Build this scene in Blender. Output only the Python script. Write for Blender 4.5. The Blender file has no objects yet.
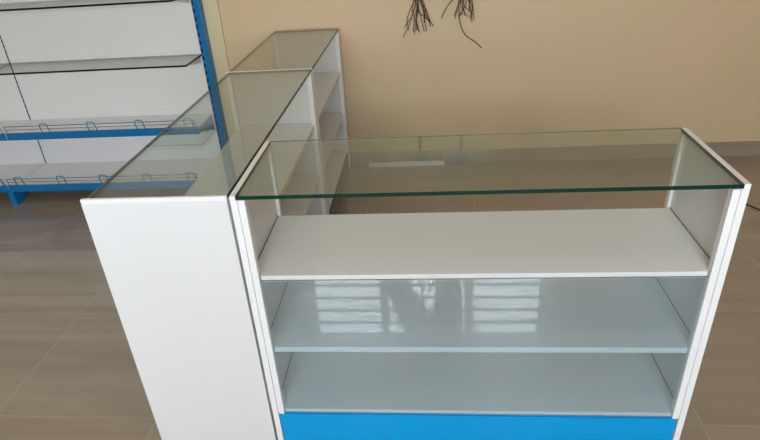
import bpy, bmesh, math, random
from mathutils import Vector, Matrix
random.seed(7)
sc = bpy.context.scene
COL = sc.collection
H = 0.858                       # counter height
W, D = 1.2, 0.38                # front counter
WA, LA, LB, GAP = 0.3747, 1.2605, 0.9186, 0.0074
S1, S2, S3 = H-0.2377, H-0.4785, H-0.7191
YW = 2.237                      # far wall
BH = 0.090                      # skirting height
TILE = 0.5825

# ------------------------------------------------------------------ materials
def newmat(name):
    m = bpy.data.materials.new(name); m.use_nodes = True
    nt = m.node_tree
    return m, nt, nt.nodes['Principled BSDF']

def plain(name, col, rough=0.5, metal=0.0, spec=0.5, bump=0.0, mott=0.04, scale=6.0, coat=0.0):
    m, nt, b = newmat(name)
    N, L = nt.nodes, nt.links
    tc = N.new('ShaderNodeTexCoord')
    no = N.new('ShaderNodeTexNoise'); no.inputs['Scale'].default_value = scale; no.inputs['Detail'].default_value = 5
    L.new(tc.outputs['Object'], no.inputs['Vector'])
    mx = N.new('ShaderNodeMix'); mx.data_type = 'RGBA'
    mx.inputs['A'].default_value = tuple(c*(1-mott) for c in col)+(1,)
    mx.inputs['B'].default_value = tuple(min(1, c*(1+mott)) for c in col)+(1,)
    L.new(no.outputs['Fac'], mx.inputs['Factor'])
    L.new(mx.outputs['Result'], b.inputs['Base Color'])
    b.inputs['Roughness'].default_value = rough
    b.inputs['Metallic'].default_value = metal
    b.inputs['Specular IOR Level'].default_value = spec
    b.inputs['Coat Weight'].default_value = coat
    b.inputs['Coat Roughness'].default_value = 0.05
    if bump:
        n2 = N.new('ShaderNodeTexNoise'); n2.inputs['Scale'].default_value = scale*12
        L.new(tc.outputs['Object'], n2.inputs['Vector'])
        bp = N.new('ShaderNodeBump'); bp.inputs['Strength'].default_value = bump; bp.inputs['Distance'].default_value = 0.002
        L.new(n2.outputs['Fac'], bp.inputs['Height']); L.new(bp.outputs['Normal'], b.inputs['Normal'])
    return m

def glassmat(name, tint, f0=0.045, haze=0.0, film=(0.75, 0.8, 0.78)):
    """clear sheet: straight transmission tinted by the glass, mirror reflection by angle"""
    m, nt, b = newmat(name); N, L = nt.nodes, nt.links
    N.remove(b)
    lw = N.new('ShaderNodeLayerWeight'); lw.inputs['Blend'].default_value = 0.5
    pw = N.new('ShaderNodeMath'); pw.operation = 'POWER'; pw.inputs[1].default_value = 5
    L.new(lw.outputs['Facing'], pw.inputs[0])
    ma = N.new('ShaderNodeMath'); ma.operation = 'MULTIPLY_ADD'; ma.inputs[1].default_value = 1-f0; ma.inputs[2].default_value = f0
    L.new(pw.outputs[0], ma.inputs[0])
    tr = N.new('ShaderNodeBsdfTransparent'); tr.inputs['Color'].default_value = tint+(1,)
    gl = N.new('ShaderNodeBsdfGlossy'); gl.inputs['Roughness'].default_value = 0.0
    base = tr
    if haze:                    # veil over the sheet: dust, with glare and daylight put into its colour
        tc = N.new('ShaderNodeTexCoord'); no = N.new('ShaderNodeTexNoise'); no.inputs['Scale'].default_value = 3.0
        no.inputs['Detail'].default_value = 6
        L.new(tc.outputs['Object'], no.inputs['Vector'])
        mm = N.new('ShaderNodeMath'); mm.operation = 'MULTIPLY'; mm.inputs[1].default_value = haze*2
        L.new(no.outputs['Fac'], mm.inputs[0])
        df = N.new('ShaderNodeBsdfDiffuse'); df.inputs['Color'].default_value = film+(1,)
        m0 = N.new('ShaderNodeMixShader'); L.new(mm.outputs[0], m0.inputs[0])
        L.new(tr.outputs[0], m0.inputs[1]); L.new(df.outputs[0], m0.inputs[2]); base = m0
    mx = N.new('ShaderNodeMixShader')
    L.new(ma.outputs[0], mx.inputs[0]); L.new(base.outputs[0], mx.inputs[1]); L.new(gl.outputs[0], mx.inputs[2])
    L.new(mx.outputs[0], N['Material Output'].inputs['Surface'])
    return m

def wallmat(name, c1, c2, c3):
    """emulsion paint, blotchy between three near tones"""
    m, nt, b = newmat(name); N, L = nt.nodes, nt.links
    tc = N.new('ShaderNodeTexCoord')
    no = N.new('ShaderNodeTexNoise'); no.inputs['Scale'].default_value = 1.6; no.inputs['Detail'].default_value = 4
    L.new(tc.outputs['Object'], no.inputs['Vector'])
    cr = N.new('ShaderNodeValToRGB'); e = cr.color_ramp.elements
    e[0].position = 0.3; e[0].color = c1+(1,); e[1].position = 0.7; e[1].color = c3+(1,)
    k = cr.color_ramp.elements.new(0.5); k.color = c2+(1,)
    L.new(no.outputs['Fac'], cr.inputs['Fac']); L.new(cr.outputs['Color'], b.inputs['Base Color'])
    b.inputs['Roughness'].default_value = 0.55
    n2 = N.new('ShaderNodeTexNoise'); n2.inputs['Scale'].default_value = 14
    L.new(tc.outputs['Object'], n2.inputs['Vector'])
    bp = N.new('ShaderNodeBump'); bp.inputs['Strength'].default_value = 0.15; bp.inputs['Distance'].default_value = 0.004
    L.new(n2.outputs['Fac'], bp.inputs['Height']); L.new(bp.outputs['Normal'], b.inputs['Normal'])
    return m

def tilemat(name, ox, oy, vertical=False):
    """polished vitrified tile with streaks along x and thin light grout"""
    m, nt, b = newmat(name); N, L = nt.nodes, nt.links
    tc = N.new('ShaderNodeTexCoord')
    sep = N.new('ShaderNodeSeparateXYZ'); L.new(tc.outputs['Object'], sep.inputs[0])
    def math1(op, a, bb=None, c=None):
        n = N.new('ShaderNodeMath'); n.operation = op
        for i, v in enumerate((a, bb, c)):
            if v is None: continue
            if isinstance(v, (int, float)): n.inputs[i].default_value = v
            else: L.new(v, n.inputs[i])
        return n.outputs[0]
    def joint(src, off):
        t = math1('SUBTRACT', src, off); t = math1('DIVIDE', t, TILE)
        cell = math1('FLOOR', math1('ADD', t, 0.5))
        d = math1('ABSOLUTE', math1('SUBTRACT', t, cell))
        return d, math1('FLOOR', t)
    dx, cx = joint(sep.outputs[0], ox)
    dy, cy = joint(sep.outputs[1], oy)
    dm = dx if vertical else math1('MINIMUM', dx, dy)
    gj = math1('LESS_THAN', dm, 0.0026)
    # per-tile random
    cmb = N.new('ShaderNodeCombineXYZ'); L.new(cx, cmb.inputs[0]); L.new(cy, cmb.inputs[1])
    wn = N.new('ShaderNodeTexWhiteNoise'); L.new(cmb.outputs[0], wn.inputs['Vector'])
    # streaks stretched along x
    mp = N.new('ShaderNodeMapping'); mp.inputs['Scale'].default_value = (0.7, 7.0, 7.0)
    L.new(tc.outputs['Object'], mp.inputs['Vector'])
    ad = N.new('ShaderNodeVectorMath'); ad.operation = 'ADD'
    sc3 = N.new('ShaderNodeVectorMath'); sc3.operation = 'SCALE'; sc3.inputs['Scale'].default_value = 9
    L.new(wn.outputs['Color'], sc3.inputs[0]); L.new(mp.outputs[0], ad.inputs[0]); L.new(sc3.outputs[0], ad.inputs[1])
    no = N.new('ShaderNodeTexNoise'); no.inputs['Scale'].default_value = 1.5; no.inputs['Detail'].default_value = 7
    no.inputs['Roughness'].default_value = 0.6; no.inputs['Distortion'].default_value = 0.6
    L.new(ad.outputs[0], no.inputs['Vector'])
    cr = N.new('ShaderNodeValToRGB'); e = cr.color_ramp.elements
    e[0].position = 0.3; e[0].color = FLOOR_A+(1,)
    e[1].position = 0.72; e[1].color = FLOOR_B+(1,)
    L.new(no.outputs['Fac'], cr.inputs['Fac'])
    br = N.new('ShaderNodeBrightContrast')
    L.new(cr.outputs['Color'], br.inputs['Color'])
    L.new(math1('MULTIPLY', math1('SUBTRACT', wn.outputs['Value'], 0.5), 0.02), br.inputs['Bright'])
    # dusty smears
    n3 = N.new('ShaderNodeTexNoise'); n3.inputs['Scale'].default_value = 2.3; n3.inputs['Detail'].default_value = 8
    L.new(tc.outputs['Object'], n3.inputs['Vector'])
    du = N.new('ShaderNodeMapRange'); du.inputs['From Min'].default_value = 0.5; du.inputs['From Max'].default_value = 0.8
    du.inputs['To Max'].default_value = 0.35; L.new(n3.outputs['Fac'], du.inputs['Value'])
    m1 = N.new('ShaderNodeMix'); m1.data_type = 'RGBA'; L.new(du.outputs[0], m1.inputs['Factor'])
    L.new(br.outputs[0], m1.inputs['A']); m1.inputs['B'].default_value = DUST+(1,)
    m2 = N.new('ShaderNodeMix'); m2.data_type = 'RGBA'; L.new(gj, m2.inputs['Factor'])
    L.new(m1.outputs['Result'], m2.inputs['A']); m2.inputs['B'].default_value = GROUT+(1,)
    L.new(m2.outputs['Result'], b.inputs['Base Color'])
    rr = N.new('ShaderNodeMapRange'); rr.inputs['To Min'].default_value = 0.06; rr.inputs['To Max'].default_value = 0.16
    L.new(n3.outputs['Fac'], rr.inputs['Value']); 
    b.inputs['Roughness'].default_value = 0.32
    L.new(math1('MULTIPLY', math1('SUBTRACT', 1.0, gj), 0.3 if vertical else 0.9), b.inputs['Coat Weight'])
    b.inputs['Coat IOR'].default_value = 1.7
    b.inputs['Coat Roughness'].default_value = 0.004
    return m

FILL_LAMP = 7.6  # strength of the added overhead fill panels
FLOOR_A = (0.295, 0.242, 0.188)
FLOOR_B = (0.385, 0.322, 0.255)
DUST = (0.42, 0.36, 0.29)
GROUT = (0.40, 0.345, 0.28)

M = {}
M['white'] = plain('white_laminate', (0.725, 0.725, 0.742), 0.28, mott=0.015)
M['alu'] = plain('white_coated_profile', (0.84, 0.84, 0.86), 0.3, mott=0.01)
M['darkblue'] = plain('darker_blue_panel', (0.03, 0.085, 0.14), 0.15, mott=0.3, scale=9)  # darker, mottled blue for the base panels of the side counters
M['jointshade'] = plain('joint_shade', (0.05, 0.055, 0.055), 0.8)  # shade of the shelf joints put into a dark colour
M['slot'] = plain('dark_slot', (0.42, 0.42, 0.44), 0.6)
M['blue'] = plain('blue_laminate', (0.0, 0.32, 0.72), 0.1, spec=0.3, mott=0.02)
M['rackblue'] = plain('blue_powder_coat', (0.002, 0.17, 0.44), 0.35, mott=0.04)
M['rackdark'] = plain('dark_slot_hole', (0.01, 0.012, 0.02), 0.8)
M['rackwhite'] = plain('white_sheet_metal', (0.84, 0.84, 0.86), 0.35, mott=0.02)
M['top'] = glassmat('clear_glass_sheet', (0.885, 0.93, 0.895), 0.06, haze=0.03)
M['pane'] = glassmat('front_glass_sheet', (0.93, 0.985, 1.0), 0.095, haze=0.06, film=(.58, .78, .88))  # blue veil stands in for cool daylight on the lower shelves
M['winglass'] = glassmat('window_glass', (0.97, 0.98, 0.98), 0.04)
M['edge'] = plain('green_glass_edge', (0.003, 0.030, 0.020), 0.25, spec=.25, mott=0.2, scale=20)
M['edgedark'] = plain('dark_glass_edge', (0.006, 0.012, 0.010), 0.3, spec=.2, mott=0.1)
M['edgepale'] = plain('pale_glass_edge', (0.16, 0.19, 0.165), 0.2, mott=0.1)
M['wall'] = wallmat('tan_wall_paint', (0.66, 0.500, 0.318), (0.67, 0.530, 0.340), (0.71, 0.52, 0.350))
M['pier'] = wallmat('pale_yellow_paint', (0.70, 0.60, 0.40), (0.72, 0.62, 0.41), (0.74, 0.63, 0.43))
M['ceil'] = plain('white_ceiling_paint', (0.78, 0.76, 0.72), 0.8)
M['floor'] = tilemat('polished_floor_tile', 1.31, 0.096)
M['skirt'] = tilemat('skirting_tile', 1.31, 0.0, vertical=True)
M['cable'] = plain('dark_cable', (0.03, 0.018, 0.015), 0.5)
M['cablered'] = plain('red_cable', (0.22, 0.035, 0.02), 0.5)
M['cablebrown'] = plain('brown_cable', (0.10, 0.045, 0.03), 0.5)
M['cablegrey'] = plain('grey_cable', (0.12, 0.11, 0.09), 0.5)
M['trunk'] = plain('white_pvc', (0.78, 0.76, 0.72), 0.4)
M['frame'] = plain('window_frame_paint', (0.30, 0.30, 0.30), 0.5)
M['metalbox'] = plain('metal_box', (0.38, 0.37, 0.34), 0.5)

# ------------------------------------------------------------------ mesh helpers
class MB:
    def __init__(s): s.bm = bmesh.new(); s.mats = []
    def mi(s, m):
        if m not in s.mats: s.mats.append(m)
        return s.mats.index(m)
    def box(s, x0, x1, y0, y1, z0, z1, m, bev=0.0, face=None):
        r = bmesh.ops.create_cube(s.bm, size=1)
        vs = r['verts']
        for v in vs:
            v.co = Vector((x0+(v.co.x+.5)*(x1-x0), y0+(v.co.y+.5)*(y1-y0), z0+(v.co.z+.5)*(z1-z0)))
        fs = list({f for v in vs for f in v.link_faces})
        for f in fs:
            f.material_index = s.mi(m); f.normal_update()
            if face:
                n = f.normal
                key = ('x' if abs(n.x) > .5 else 'y' if abs(n.y) > .5 else 'z')
                key = ('-' if (n.x+n.y+n.z) < 0 else '+')+key
                if key in face: f.material_index = s.mi(face[key])
        if bev:
            es = list({e for f in fs for e in f.edges})
            bmesh.ops.bevel(s.bm, geom=es, offset=bev, segments=2, affect='EDGES', profile=0.6)
        return s
    def tube(s, pts, r, m, seg=8):
        pts = [Vector(p) for p in pts]; rings = []
        up = Vector((0, 0, 1)); 
        prev = None
        for i, p in enumerate(pts):
            t = (pts[min(i+1, len(pts)-1)]-pts[max(i-1, 0)]).normalized()
            a = prev if prev is not None else (up if abs(t.dot(up)) < .9 else Vector((1, 0, 0)))
            n = (a-t*a.dot(t)).normalized(); prev = n
            bb = t.cross(n)
            rr = r[i] if isinstance(r, (list, tuple)) else r
            rings.append([s.bm.verts.new(p+n*math.cos(2*math.pi*k/seg)*rr+bb*math.sin(2*math.pi*k/seg)*rr) for k in range(seg)])
        idx = s.mi(m)
        for a, b in zip(rings, rings[1:]):
            for k in range(seg):
                f = s.bm.faces.new((a[k], a[(k+1) % seg], b[(k+1) % seg], b[k])); f.material_index = idx; f.smooth = True
        for rg in (rings[0][::-1], rings[-1]):
            f = s.bm.faces.new(rg); f.material_index = idx
        return s
    def prism(s, poly, axis, a0, a1, m):
        """polygon of (p,q) extruded along axis"""
        def P(p, q, a):
            return {'x': (a, p, q), 'y': (p, a, q), 'z': (p, q, a)}[axis]
        A = [s.bm.verts.new(P(p, q, a0)) for p, q in poly]; B = [s.bm.verts.new(P(p, q, a1)) for p, q in poly]
        idx = s.mi(m); n = len(poly); fs = [s.bm.faces.new(A[::-1]), s.bm.faces.new(B)]
        for k in range(n): fs.append(s.bm.faces.new((A[k], A[(k+1) % n], B[(k+1) % n], B[k])))
        for f in fs: f.material_index = idx
        return s
    def build(s, name, parent=None, loc=None, **props):
        bmesh.ops.recalc_face_normals(s.bm, faces=s.bm.faces[:])
        me = bpy.data.meshes.new(name); s.bm.to_mesh(me); s.bm.free()
        for m in s.mats: me.materials.append(M[m])
        o = bpy.data.objects.new(name, me); COL.objects.link(o)
        if parent: o.parent = parent
        if loc: o.location = loc
        for k, v in props.items(): o[k] = v
        return o

def empty(name, loc, label, cat, group=None, rz=0):
    o = bpy.data.objects.new(name, None); COL.objects.link(o)
    o.location = loc; o.rotation_euler[2] = rz; o.empty_display_size = .1
    o['label'] = label; o['category'] = cat
    if group: o['group'] = group
    return o

ST = dict(kind='structure')
# ------------------------------------------------------------------ room
XL, XR, YB, CH = -3.35, 4.4, -3.0, 2.85
b = MB(); b.box(XL-.1, XR+.1, YB-.2, YW+.1, -.1, 0, 'floor'); b.build('floor', **ST)
b = MB(); b.box(XL-.1, XR+.1, YB-.2, YW+.1, CH, CH+.1, 'ceil'); b.build('ceiling', **ST)
b = MB(); b.box(XL-.1, XR+.1, YW, YW+.1, 0, CH, 'wall'); b.build('wall_back', **ST)
b = MB(); b.box(XL-.1, XL, YB, YW, 0, CH, 'wall'); b.build('wall_left', **ST)
b = MB(); b.box(XR, XR+.1, YB, YW, 0, CH, 'wall'); b.build('wall_right', **ST)
# front wall (behind the viewer) with a grilled window
WX0, WX1, WZ0, WZ1 = -0.58, 1.46, 0.92, 2.10
b = MB()
for (x0, x1, z0, z1) in [(XL, WX0, 0, CH), (WX0, WX1, 0, WZ0), (WX0, WX1, WZ1, CH), (WX1, XR, 0, CH)]:
    b.box(x0, x1, YB-.15, YB, z0, z1, 'wall')
b.build('wall_front', **ST)
# pilaster strip behind the rack
b = MB(); b.box(-0.80, -0.690, YW-.018, YW, 0, CH, 'pier', bev=.002); b.build('trim_1', **ST)
# skirting
b = MB(); b.box(-0.690, XR, YW-.011, YW, 0, BH, 'skirt', bev=.0015); b.build('baseboard_back', **ST)
b = MB(); b.box(XR-.011, XR, YB, YW-.011, 0, BH, 'skirt', bev=.0015); b.build('baseboard_right', **ST)
# window with three lights and security bars
wf = MB()
piers = [(WX0, WX0+.03), (0.03, 0.10), (0.785, 0.86), (WX1-.03, WX1)]
for a, c in piers: wf.box(a, c, YB-.10, YB-.04, WZ0, WZ1, 'frame')
wf.box(WX0, WX1, YB-.10, YB-.04, WZ0, WZ0+.03, 'frame'); wf.box(WX0, WX1, YB-.10, YB-.04, WZ1-.02, WZ1, 'frame')
z = WZ1-.055
while z > WZ0:
    wf.box(WX0, WX1, YB-.08, YB-.06, z-.0105, z+.0105, 'frame'); z -= .138
wf.box(.40, .42, YB-.08, YB-.06, WZ0, WZ1, 'frame')
wo = wf.build('window_1', **ST)
g = MB()
for a, c in [(WX0+.03, .03), (.10, .785), (.86, WX1-.03)]: g.box(a, c, YB-.125, YB-.12, WZ0, WZ1, 'winglass')
g.build('window_glass', parent=wo)

# ------------------------------------------------------------------ display counters
PW = 0.018; IW = 0.036; PT = 0.009; GT = 0.010
def counter(name, w, d, label, cat, group, loc, rz, rail=0.014, inset=(0.0, 0.0), edges=None, frontlip=0.0, pane=True):
    """local x = width, front at y=0 facing -y, back at y=d"""
    t = empty(name, loc, label, cat, group, rz)
    for s in (0, 1):
        def X(a, c):                       # mirror helper
            return (a, c) if s == 0 else (w-c, w-a)
        p = MB(); x0, x1 = X(0, PT)
        p.box(x0, x1, 0.02, d-.02, 0, H-GT-.002, 'white')
        p.build('side_panel', t)
        # top rail that borders the glass
        r = MB(); x0, x1 = X(0, rail); r.box(x0, x1, 0, d, H-GT-.002, H, 'alu', bev=.001)
        r.build('top_rail', t)
        for yy0, yy1, nm in ((0.0, 0.021, 'front_post'), (d-.021, d, 'back_post')):
            q = MB()
            x0, x1 = X(0, PW-.0006); q.box(x0, x1, yy0, yy1, 0, H-GT-.0025, 'alu', bev=.0012)
            zb = S3-.012 if nm == 'front_post' else 0
            if nm == 'front_post':
                x0, x1 = X(PW+.0008, IW); q.box(x0, x1, yy0, yy1, zb, H-GT-.0025, 'alu', bev=.001)
                x0, x1 = X(PW-.003, PW+.003); q.box(x0, x1, yy0+.004, yy1-.004, zb, H-GT-.003, 'slot')
            # little clips that bridge the slot at shelf height
            if nm == 'front_post':
                for zz in (S1+.02, S2+.02):
                    x0, x1 = X(PW-.0025, PW+.0025); q.box(x0, x1, yy0+.0005, yy0+.01, zz-.003, zz+.003, 'alu')
            q.build(nm, t)
    for z in (S1, S2):
        p = MB(); p.box(PT+.0028, w-PT-.0028, .022, d-.024, z-.018, z, 'white', bev=.0008)
        for gx in (PT+.0003, w-PT-.0026): p.box(gx, gx+.0023, .022, d-.024, z-.017, z-.0005, 'jointshade')  # dark strips fill the joints in place of their shade
        p.box(IW+.003, w-IW-.003, .0105, .0225, z-.018, z, 'white', bev=.0008)
        p.build('shelf', t)
    p = MB(); p.box(PT+.0028, w-PT-.0028, .022, d-.024, S3-.018, S3, 'white', bev=.0008)
    for gx in (PT+.0003, w-PT-.0026): p.box(gx, gx+.0023, .022, d-.024, S3-.017, S3-.0005, 'jointshade')
    p.box(IW+.001, w-IW-.001, .0105, .0225, S3-.012, S3, 'white', bev=.0008)
    p.build('bottom_shelf', t)
    p = MB(); p.box(PW+.001, w-PW-.001, .006, .020, 0.005, S3-.0185, 'blue' if pane else 'darkblue', bev=.0015)
    p.build('front_panel', t, label='bright blue front panel below the shelves' if pane else 'dark blue panel below the shelves')
    p = MB(); p.box(PW+.001, w-PW-.001, d-.018, d-.004, 0.005, S3-.03, 'white'); p.build('back_panel', t)
    if pane:
        p = MB(); p.box(IW-.004, w-IW+.004, .0035, .0085, S3-.010, S1-.012, 'pane', face={'+z': 'edgepale'})
        p.build('front_glass', t, label='clear glass pane in front of the lower shelves')
    e = {'-y': 'edge', '+y': 'top', '-x': 'edge', '+x': 'edge'}
    e.update(edges or {})
    p = MB(); p.box(rail+.0008, w-rail-.0008, -frontlip, d-inset[1], H-GT, H, 'top', face=e)
    p.box(rail+.0008, w-rail-.0008, d-inset[1]-.0002, d-inset[1]+.0012, H-.0035, H-.0002, 'edgepale')
    p.build('glass_top', t, label='clear glass top with dark green edges')
    return t

G = 'white and blue display counters joined in an L'
counter('display_counter', W, D, 'wide white display counter facing the viewer, with a blue base panel and three shelves', 'display counter', G, (0, 0, 0), 0)
R90 = math.pi/2
counter('display_counter', LA-.001, WA, 'long white display counter with a tall blank end panel facing the viewer', 'display counter', G,
        (-GAP, 0, 0), R90, pane=False, rail=.010, inset=(0, .014), edges={'-y': 'edgedark', '+y': 'edgedark', '-x': 'edge', '+x': 'edgepale'})
counter('display_counter', LB-.003, WA, 'smallest white display counter, pushed up to the tan wall', 'display counter', G,
        (-GAP, LA+.001, 0), R90, pane=False, rail=.008, inset=(0, .010), edges={'-y': 'edgedark', '+y': 'edgedark', '-x': 'edge', '+x': 'edgedark'})
# the blank outer end panel of the second counter and of the first one's far side
for t in [o for o in COL.objects if o.name.startswith('display_counter')]:
    w, d = (W, D) if t.name == 'display_counter' else ((LA-.001, WA) if t.name.endswith('001') else (LB-.003, WA))
    if t.name.endswith('001'):
        p = MB(); p.box(-.0005, .0, 0.0, d, 0.0, H-GT-.0035, 'white'); p.build('end_panel', t)

# ------------------------------------------------------------------ gondola rack
RX1 = -0.775; RXM = -2.012; RX0 = RXM-(RX1-RXM)+.03; YP = YW-.066   # panel face
rack = empty('shelving_rack', (RXM, YP, 0), 'blue and white shop shelving rack with glass upper shelves and wire rails', 'shelving rack')
def RP(mb, name, **k):
    o = mb.build(name, rack, **k); o.location = (-RXM, -YP, 0); return o
HT = 2.15
# back panels
for x0, x1 in ((RX0, RXM-.004), (RXM+.004, RX1-.045)):
    p = MB()
    zz = .10
    while zz < HT-.05:
        z1 = min(zz+.335, HT-.05)
        p.box(x0, x1, YP, YP+.012, zz+.0005, z1-.0005, 'rackwhite'); zz = z1
    RP(p, 'back_panel')
def upright(xa, xb, slots):
    p = MB(); p.box(xa, xb, YP-.012, YW-.012, 0.0, HT, 'rackblue', bev=.002)
    z = .12
    while z < HT-.05:
        for sx in slots: p.box(sx-.006, sx+.006, YP-.0128, YP-.011, z, z+.022, 'rackdark')
        z += .043
    return p
RP(upright(RX1-.044, RX1, [RX1-.036]), 'upright', label='blue slotted steel upright')
q = MB(); q.box(RXM-.02, RXM+.02, YP+.013, YW-.004, 0, HT, 'rackblue')
q.box(RXM-.0035, RXM+.0035, YP-.0005, YP+.013, 0.10, HT-.05, 'rackblue')
z = .12
while z < HT-.06:
    q.box(RXM-.0038, RXM+.0038, YP-.0012, YP+.001, z, z+.017, 'rackdark'); z += .030
RP(q, 'upright', label='narrow slotted centre upright')
# shelves
BAYS = ((RX0, RXM-.003), (RXM+.003, RX1-.052))
def guard(x0, x1, y, zb, h, sh=0):
    """wire rail: two long wires and inverted U loops"""
    p = MB(); r = .0023
    lean = .012
    p.tube([(x0+.01, y, zb), (x0+.01, y-lean, zb+h), (x1-.01, y-lean, zb+h), (x1-.01, y, zb)], r, 'rackblue', 6)
    p.tube([(x0+.01, y-lean*.5, zb+h*.52), (x1-.01, y-lean*.5, zb+h*.52)], r*.8, 'rackblue', 6)
    n = 5 if sh > .025 else 4; step = .267 if n == 5 else (x1-x0)/n
    for k in range(n):
        xc = x1-.075-k*step*.985+sh
        wv = .024
        p.tube([(xc-wv, y, zb-.01), (xc-wv, y-lean, zb+h*.95), (xc-wv*.7, y-lean-.002, zb+h+.012), (xc+wv*.7, y-lean-.002, zb+h+.012), (xc+wv, y-lean, zb+h*.95), (xc+wv, y, zb-.01)], r*1.25, 'rackblue', 6)
    return p
ZS = ((.108, .405, .026, .03), (.402, .262, .003, .022))
for bi, (x0, x1) in enumerate(BAYS):
    for k, (zt, dep, lip, sh) in enumerate(ZS):
        y0 = YP-dep
        p = MB(); p.box(x0, x1, y0+.004, YP-.001, zt-.003, zt, 'rackwhite')
        s = RP(p, 'steel_shelf')
        p = MB(); p.box(x0, x1, y0, y0+.004, zt-.042+lip, zt+lip, 'rackblue', bev=.001)
        p.box(x0, x1, y0, y0+.018, zt-.044+lip, zt-.040+lip, 'rackblue')
        p.build('shelf_front', s, label='blue front lip of the white shelf')
        guard(x0, x1, y0+.006, zt+lip-.003, .044, sh).build('wire_rail', s, label='blue wire rail along the shelf edge')
        if k: 
            for xa in (x0+.001, x1-.004):
                p = MB(); p.prism([(y0+.02, zt-.006), (YP-.013, zt-.006), (YP-.013, zt-.10), (y0+.02, zt-.035)], 'x', xa, xa+.003, 'rackblue')
                p.build('bracket', s)
    for zt in (.755, 1.085, 1.42):
        p = MB(); p.box(x0+.002, x1+.008, YP-.272, YP-.004, zt-.010, zt, 'top', face={'-y': 'edgedark', '+x': 'edgedark', '-x': 'edgedark', '+y': 'edgepale'})
        s = RP(p, 'glass_shelf', label='clear glass shelf with dark front edge')
        for xa in (x0+.001, x1-.004):
            p = MB(); p.prism([(YP-.22, zt-.0105), (YP-.013, zt-.0105), (YP-.013, zt-.05), (YP-.22, zt-.014)], 'x', xa, xa+.003, 'rackwhite')
            p.build('bracket', s)
# feet
for xc in (RXM, RX1-.022):
    prof = [(YP-.398, .088), (YP-.16, .088), (YP-.35, .0), (YP-.385, .0), (YP-.398, .012)]
    p = MB()
    p.prism(prof, 'x', xc-.018, xc-.014, 'rackblue')
    p.prism(prof, 'x', xc+.014, xc+.018, 'rackblue')
    p.box(xc-.018, xc+.018, YP-.402, YP-.397, .0, .090, 'rackblue', bev=.001)
    RP(p, 'foot', label='blue steel foot under the base shelf')

# ------------------------------------------------------------------ wires on the far wall
def wires(x, z0, label, ends, box_z):
    t = empty('wire_bundle', (x, YW, box_z), label, 'electrical wires', 'bare electrical wires hanging from the wall')
    for (dx, dz, mat, curl) in ends:
        pts = []; n = 14
        sx = random.uniform(-.013, .013)
        zt = box_z; ze = dz
        kink = z0+random.uniform(.10, .16)
        for i in range(n+1):
            f = i/n; z = zt+(ze-zt)*f
            spread = max(0, (kink-z)/(kink-ze)) if kink > ze else 0
            xx = sx*math.sin(3.0+f*7+sx*200)+(dx)*spread**1.15+curl*math.sin(spread*math.pi)*.9 + .004*math.sin(f*31+sx*500)*min(1, spread*2)
            yy = -.012-.012*abs(math.sin(f*5+sx*90))-.02*spread
            if i == 0: yy = .02; xx = sx*.4
            pts.append((xx, yy, z-box_z))
        m = MB(); m.tube(pts, .0021 if mat != 'cable' else .0024, mat, 6); m.build('wire', t)
    return t
zz = lambda py: py
def up(z): return z+H
wires(.437, up(.03), 'bunch of dark wires splaying apart, hanging on the tan wall, the left of two',
      [(-.085, up(-.070), 'cablered', .01), (-.055, up(-.035), 'cablebrown', -.03), (-.028, up(-.043), 'cablegrey', .0), (-.012, up(-.058), 'cablegrey', .01),
       (.004, up(-.038), 'cable', .0), (.016, up(-.050), 'cable', -.01), (.036, up(-.046), 'cablebrown', -.012), (.052, up(-.044), 'cablered', .02),
       (.068, up(-.022), 'cablebrown', .01), (.085, up(-.018), 'cablered', -.01), (.075, up(-.002), 'cable', -.03), (-.07, up(-.02), 'cablebrown', .02), (.070, up(.012), 'cablebrown', .025), (.035, up(.0), 'cable', .02), (-.01, up(0.01), 'cablered', -.02)], up(.80))
wires(.690, up(.05), 'hanging bunch of wires with one long dark strand curling down to the right',
      [(-.125, up(.022), 'cable', -.02), (-.055, up(.030), 'cablebrown', .0), (-.040, up(.012), 'cablegrey', .0), (-.015, up(.03), 'cablegrey', .01), (.005, up(.028), 'cablegrey', -.01),
       (.045, up(-.008), 'cablered', .01), (.062, up(.002), 'cablered', .015), (.03, up(.05), 'cable', .02), (-.03, up(.02), 'cable', .035), (.02, up(.022), 'cablebrown', -.03), (.05, up(.03), 'cablered', -.03), (.035, up(.012), 'cable', .03)], up(.80))
wb = [o for o in COL.objects if o.name.startswith('wire_bundle')][-1]
m = MB()
lp = [(-.01, .02, 0), (-.012, -.02, -.1), (-.02, -.02, -.45), (-.030, -.025, -.66), (-.029, -.03, -.74), (-.026, -.04, -.79), (-.012, -.05, -.84), (.010, -.055, -.875), (.038, -.05, -.897), (.062, -.05, -.912), (.082, -.05, -.930), (.098, -.048, -.948)]
# smooth the long strand
sp = []
for i in range(len(lp)-1):
    p0, p1, p2, p3 = [Vector(lp[max(0, min(len(lp)-1, j))]) for j in (i-1, i, i+1, i+2)]
    for k in range(5):
        u = k/5; sp.append(.5*((2*p1)+(p2-p0)*u+(2*p0-5*p1+4*p2-p3)*u*u+(3*p1-p0-3*p2+p3)*u**3))
sp.append(Vector(lp[-1]))
m.tube(sp, .0024, 'cable', 7); m.build('wire', wb, label='longest dark strand curling right')
# flush boxes where the wires leave the wall and two blank plates beside them
for i, x in enumerate((.437, .690)):
    m = MB(); z0, z1 = up(.78), up(.86)
    m.box(x-.045, x+.045, -.003, 0, z0, z0+.006, 'metalbox'); m.box(x-.045, x+.045, -.003, 0, z1-.006, z1, 'metalbox')
    m.box(x-.045, x-.039, -.003, 0, z0, z1, 'metalbox'); m.box(x+.039, x+.045, -.003, 0, z0, z1, 'metalbox')
    m.box(x-.04, x+.04, -.001, 0, z0, z1, 'slot')
    o = m.build('wall_box', loc=(0, YW, 0)); o['category'] = 'junction box'
    o['label'] = ['metal junction box on the wall above the splayed wire bunch', 'metal junction box on the wall above the long curling strand'][i]

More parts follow.
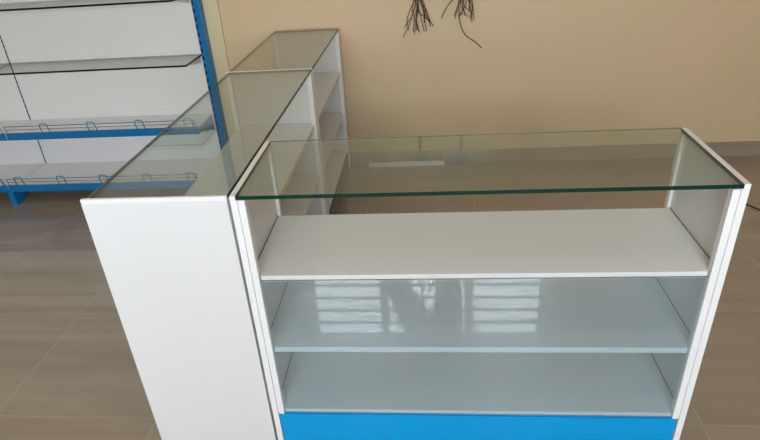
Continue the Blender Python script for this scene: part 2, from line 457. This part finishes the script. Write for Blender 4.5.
# ------------------------------------------------------------------ small things
m = MB()
m.box(0, .475, -.016, .0, 0, .028, 'trunk', bev=.0015)
m.box(.004, .471, -.0185, -.015, .004, .024, 'trunk', bev=.001)
o = m.build('trunking_strip', loc=(.106, YW-.012, 0)); o.rotation_euler[2] = math.radians(0)
o['label'] = 'white plastic trunking strip lying on the floor against the tiled skirting'; o['category'] = 'trunking strip'
m = MB()
m.tube([(0, 0, .003), (.02, -.045, .004), (.05, -.10, .003), (.07, -.17, .003), (.12, -.22, .003)], .0032, 'cable', 7)
o = m.build('cable_offcut', loc=(2.085, 1.61, 0)); o['label'] = 'short dark cable offcut lying on the tiled floor beyond the counter'; o['category'] = 'cable'
m = MB()
m.tube([(0, 0, 0), (-.006, -.004, .02), (-.004, -.002, .045), (-.012, 0, .065)], .0018, 'cable', 6)
o = m.build('wire_scrap', loc=(.562, YW-.022, .029)); o['label'] = 'tiny scrap of dark wire standing on the white strip by the wall'; o['category'] = 'wire'

# ------------------------------------------------------------------ the photographer (seen mirrored in the front pane)
yaw, pitch, roll = 0.1111, -0.5228, -0.0708
fw0 = Vector((-math.sin(yaw), math.cos(yaw), 0)); r0 = Vector((math.cos(yaw), math.sin(yaw), 0)); u0 = Vector((0, 0, 1))
fw = fw0*math.cos(pitch)+u0*math.sin(pitch); u1 = u0*math.cos(pitch)-fw0*math.sin(pitch)
r = r0*math.cos(roll)+u1*math.sin(roll); u = u1*math.cos(roll)-r0*math.sin(roll)
CAM = Vector((.4837, -1.264, .594+H))
M['skin'] = plain('skin', (.30, .16, .095), .5); M['hair'] = plain('dark_hair', (.015, .011, .009), .6, mott=.3, scale=60)
M['trousers'] = plain('dark_trousers', (.035, .04, .055), .8, mott=.15, scale=30); M['shirt'] = plain('grey_shirt', (.12, .14, .17), .8, mott=.1, scale=30)
M['shoe'] = plain('black_shoe', (.02, .02, .02), .4); M['phone'] = plain('phone_shell', (.02, .02, .025), .15); M['eye'] = plain('eye_white', (.7, .68, .65), .2)
def skin(name, chain, mat, parent=None, sub=2):
    """chain: id -> (parent id, (x, y, z), (rx, ry))"""
    bm = bmesh.new(); ly = bm.verts.layers.skin.verify(); vs = {}
    for i, (k, (pa, co_, rd)) in enumerate(chain.items()):
        v = bm.verts.new(co_); v[ly].radius = rd if isinstance(rd, tuple) else (rd, rd); v[ly].use_root = (i == 0); vs[k] = v
        if pa: bm.edges.new((vs[pa], v))
    me = bpy.data.meshes.new(name); bm.to_mesh(me); bm.free(); me.materials.append(M[mat])
    o = bpy.data.objects.new(name, me); COL.objects.link(o)
    sk = o.modifiers.new('skin', 'SKIN'); sk.use_smooth_shade = True
    sb = o.modifiers.new('smooth', 'SUBSURF'); sb.levels = sub; sb.render_levels = sub
    if parent: o.parent = parent
    return o
PX, PY = .49, -1.62
HL, HR = Vector((.405, PY, .82)), Vector((.590, PY, .82))
KL, KR = Vector((.272, PY+.02, .44)), Vector((.582, PY+.02, .44))
AL, AR = Vector((.215, PY-.02, .085)), Vector((.590, PY-.02, .085))
SL, SR = Vector((PX-.17, PY, 1.30)), Vector((PX+.17, PY, 1.30))
back = -fw
WL, WR = CAM-r*.125+back*.055-u*.045, CAM+r*.125+back*.055-u*.045     # wrists
EL, ER = Vector((PX-.235, PY+.10, 1.09)), Vector((PX+.235, PY+.10, 1.09))
T = Vector
ch = {'pel': (None, (PX, PY, .88), (.135, .10)), 'waist': ('pel', (PX, PY, 1.02), (.12, .085)), 'chest': ('waist', (PX, PY, 1.20), (.14, .10)),
      'neck0': ('chest', (PX, PY, 1.345), (.06, .06)), 'neck1': ('neck0', (PX, PY+.012, 1.40), (.05, .052)), 'jaw': ('neck1', (PX, PY+.035, 1.445), (.058, .070)),
      'head': ('jaw', (PX, PY+.03, 1.51), (.072, .088)), 'crown': ('head', (PX, PY+.02, 1.565), (.062, .075))}
for sd, h, k, a, sh, e, wr in (('l', HL, KL, AL, SL, EL, WL), ('r', HR, KR, AR, SR, ER, WR)):
    ch['hip'+sd] = ('pel', tuple(h), .085); ch['th'+sd] = ('hip'+sd, tuple(h.lerp(k, .5)), .072); ch['kn'+sd] = ('th'+sd, tuple(k), .054)
    ch['ca'+sd] = ('kn'+sd, tuple(k.lerp(a, .35)), .052); ch['an'+sd] = ('ca'+sd, tuple(a), .036)
    ch['ft'+sd] = ('an'+sd, tuple(a+T((0, .09, -.045))), (.035, .026)); ch['to'+sd] = ('ft'+sd, tuple(a+T((0, .17, -.056))), (.034, .018))
    ch['sh'+sd] = ('chest', tuple(sh), .056); ch['ua'+sd] = ('sh'+sd, tuple(sh.lerp(e, .5)), .046); ch['el'+sd] = ('ua'+sd, tuple(e), .038)
    ch['fa'+sd] = ('el'+sd, tuple(e.lerp(wr, .4)), .036); ch['wr'+sd] = ('fa'+sd, tuple(wr), (.024, .024))
    ox = -r if sd == 'l' else r
    pm = wr.lerp(CAM+ox*.085+back*.030-u*.02, .6); ch['pm'+sd] = ('wr'+sd, tuple(pm), (.034, .020))
    base = CAM+ox*.086+back*.020
    for n, (du_, ln) in enumerate(((.028, 1.0), (.009, 1.06), (-.010, 1.0), (-.028, .84))):      # four fingers round the end of the phone
        p0 = base+u*du_+back*.010; p1 = base+u*du_+ox*.006-back*.012; p2 = base+u*du_-ox*.018*ln-back*.006*0+fw*.0-back*.014
        ch['f%d0'%n+sd] = ('pm'+sd, tuple(p0), .0095); ch['f%d1'%n+sd] = ('f%d0'%n+sd, tuple(p1), .0085); ch['f%d2'%n+sd] = ('f%d1'%n+sd, tuple(p2), .0075)
    t0 = pm-ox*.02+back*.012; t1 = CAM+ox*.055+back*.026-u*.018; t2 = CAM+ox*.036+back*.023-u*.004
    ch['t0'+sd] = ('pm'+sd, tuple(t0), .012); ch['t1'+sd] = ('t0'+sd, tuple(t1), .010); ch['t2'+sd] = ('t1'+sd, tuple(t2), .008)
body = skin('person', ch, 'skin')
body['label'] = 'standing person in dark trousers taking the picture, mirrored faintly in the lower front pane'; body['category'] = 'person'
tr = {'pel': (None, (PX, PY, .885), (.150, .115)), 'waist': ('pel', (PX, PY, .98), (.135, .10))}
for sd, h, k, a in (('l', HL, KL, AL), ('r', HR, KR, AR)):
    tr['h'+sd] = ('pel', tuple(h), .103); tr['t'+sd] = ('h'+sd, tuple(h.lerp(k, .5)), .086); tr['k'+sd] = ('t'+sd, tuple(k), .072)
    tr['c'+sd] = ('k'+sd, tuple(k.lerp(a, .5)), .072); tr['a'+sd] = ('c'+sd, tuple(a+T((0, 0, -.012))), .060)
skin('trousers', tr, 'trousers', body)
sh_ = {'chest': (None, (PX, PY, 1.20), (.158, .118)), 'waist': ('chest', (PX, PY, 1.02), (.15, .112)), 'hem': ('waist', (PX, PY, .93), (.158, .122)), 'edge': ('hem', (PX, PY, .85), (.165, .128)), 'neck': ('chest', (PX, PY, 1.33), (.075, .07))}
for sd, sh, e in (('l', SL, EL), ('r', SR, ER)):
    sh_['s'+sd] = ('chest', tuple(sh), .070); sh_['u'+sd] = ('s'+sd, tuple(sh.lerp(e, .55)), .060)
skin('shirt', sh_, 'shirt', body)
skin('hair', {'c': (None, (PX, PY+.005, 1.575), (.074, .084)), 'b': ('c', (PX, PY-.025, 1.52), (.078, .07)), 'n': ('b', (PX, PY-.035, 1.46), (.06, .045))}, 'hair', body)
for sx in (-1, 1):
    m = MB(); bmesh.ops.create_uvsphere(m.bm, u_segments=12, v_segments=8, radius=.011, matrix=Matrix.Translation((PX+sx*.030, PY+.100, 1.505)))
    m.mi('eye'); m.build('eye', body)
m = MB(); m.prism([(PY+.105, 1.51), (PY+.135, 1.475), (PY+.105, 1.468)], 'x', PX-.012, PX+.012, 'skin'); m.build('nose', body)
m = MB(); m.box(PX-.022, PX+.022, PY+.098, PY+.108, 1.446, 1.452, 'cablered', bev=.002); m.build('mouth', body)
for sx in (-1, 1):
    m = MB(); bmesh.ops.create_uvsphere(m.bm, u_segments=12, v_segments=8, radius=1, matrix=Matrix.Translation((PX+sx*.078, PY+.02, 1.495)) @ Matrix.Diagonal((.008, .018, .03, 1)))
    m.mi('skin'); m.build('ear', body)
for a in (AL, AR):
    skin('shoe', {'h': (None, tuple(a+T((0, -.01, -.040))), (.045, .042)), 'm': ('h', tuple(a+T((0, .09, -.045))), (.047, .036)), 't': ('m', tuple(a+T((0, .18, -.055))), (.042, .026))}, 'shoe', body)
m = MB(); m.box(-.080, .080, -.038, .038, -.004, .004, 'phone', bev=.003)
ph = m.build('mobile_phone'); pmx = Matrix((r, u, back)).transposed().to_4x4(); pmx.translation = CAM+back*.012; ph.matrix_world = pmx
ph['label'] = 'dark mobile phone held level in both hands by the person'; ph['category'] = 'phone'

# ------------------------------------------------------------------ daylight and added overhead fill
w = bpy.data.worlds.new('outdoors'); sc.world = w; w.use_nodes = True
nt = w.node_tree; N, L = nt.nodes, nt.links; bg = N['Background']
tc = N.new('ShaderNodeTexCoord'); sp_ = N.new('ShaderNodeSeparateXYZ'); L.new(tc.outputs['Generated'], sp_.inputs[0])
cr = N.new('ShaderNodeValToRGB'); e = cr.color_ramp.elements
e[0].position = 0.47; e[0].color = (.38, .36, .33, 1); e[1].position = 0.53; e[1].color = (.87, .94, 1.0, 1)
mr = N.new('ShaderNodeMapRange'); mr.inputs['From Min'].default_value = -1; L.new(sp_.outputs[2], mr.inputs['Value'])
L.new(mr.outputs[0], cr.inputs['Fac']); L.new(cr.outputs[0], bg.inputs['Color'])
bg.inputs['Strength'].default_value = 33.0
def portal(x0, x1, z0, z1, y):
    l = bpy.data.lights.new('window_portal', 'AREA'); l.shape = 'RECTANGLE'; l.size = x1-x0; l.size_y = z1-z0
    l.cycles.is_portal = True
    o = bpy.data.objects.new('window_portal', l); COL.objects.link(o)
    o.location = ((x0+x1)/2, y, (z0+z1)/2); o.rotation_euler = (math.radians(90), 0, 0)
    return o
portal(WX0, WX1, WZ0, WZ1, YB-.14)
em, nt_, bs = newmat('fill_diffuser'); bs.inputs['Base Color'].default_value = (.9, .9, .9, 1)
bs.inputs['Emission Color'].default_value = (1.0, .93, .82, 1); bs.inputs['Emission Strength'].default_value = FILL_LAMP; M['fill_lamp'] = em
for lx, ly, lbl in ((-1.25, .15, 'added flat square fill light, unseen above the blank end of the long counter'), (.95, -.75, 'added flat square fill light, unseen overhead near the window side of the blue based counter')):  # unseen panels added to brighten the room from above
    t = empty('fill_light', (lx, ly, CH), lbl, 'added fill light', 'added overhead fill panels')
    m = MB()
    for q in ((-.32, .32, -.32, -.30), (-.32, .32, .30, .32), (-.32, -.30, -.30, .30), (.30, .32, -.30, .30)): m.box(*q, -.025, 0, 'alu')
    m.build('frame', t)
    m = MB(); m.box(-.299, .299, -.299, .299, -.015, -.008, 'fill_lamp'); m.build('diffuser', t)

# ------------------------------------------------------------------ camera
yaw, pitch, roll, f = 0.1111, -0.5228, -0.0708, 590.31
ppx, ppy = -6.98, 23.87
fw0 = Vector((-math.sin(yaw), math.cos(yaw), 0)); r0 = Vector((math.cos(yaw), math.sin(yaw), 0)); u0 = Vector((0, 0, 1))
fw = fw0*math.cos(pitch)+u0*math.sin(pitch); u1 = u0*math.cos(pitch)-fw0*math.sin(pitch)
r = r0*math.cos(roll)+u1*math.sin(roll); u = u1*math.cos(roll)-r0*math.sin(roll)
cam = bpy.data.cameras.new('camera'); co = bpy.data.objects.new('camera', cam); COL.objects.link(co)
mat = Matrix((r, u, -fw)).transposed().to_4x4(); mat.translation = Vector((.4837, -1.264, .594+H))
co.matrix_world = mat
cam.sensor_width = 36; cam.lens = f/760*36; cam.shift_x = -ppx/760; cam.shift_y = ppy/760
cam.clip_start = .02
sc.camera = co
sc.view_settings.view_transform = 'Standard'; sc.view_settings.look = 'None'
sc.view_settings.gamma = 1; sc.view_settings.use_curve_mapping = False
sc.view_settings.exposure = 0.09
cy = sc.cycles
cy.max_bounces = 14; cy.diffuse_bounces = 6; cy.glossy_bounces = 6; cy.transparent_max_bounces = 32
cy.caustics_reflective = True; cy.use_denoising = True
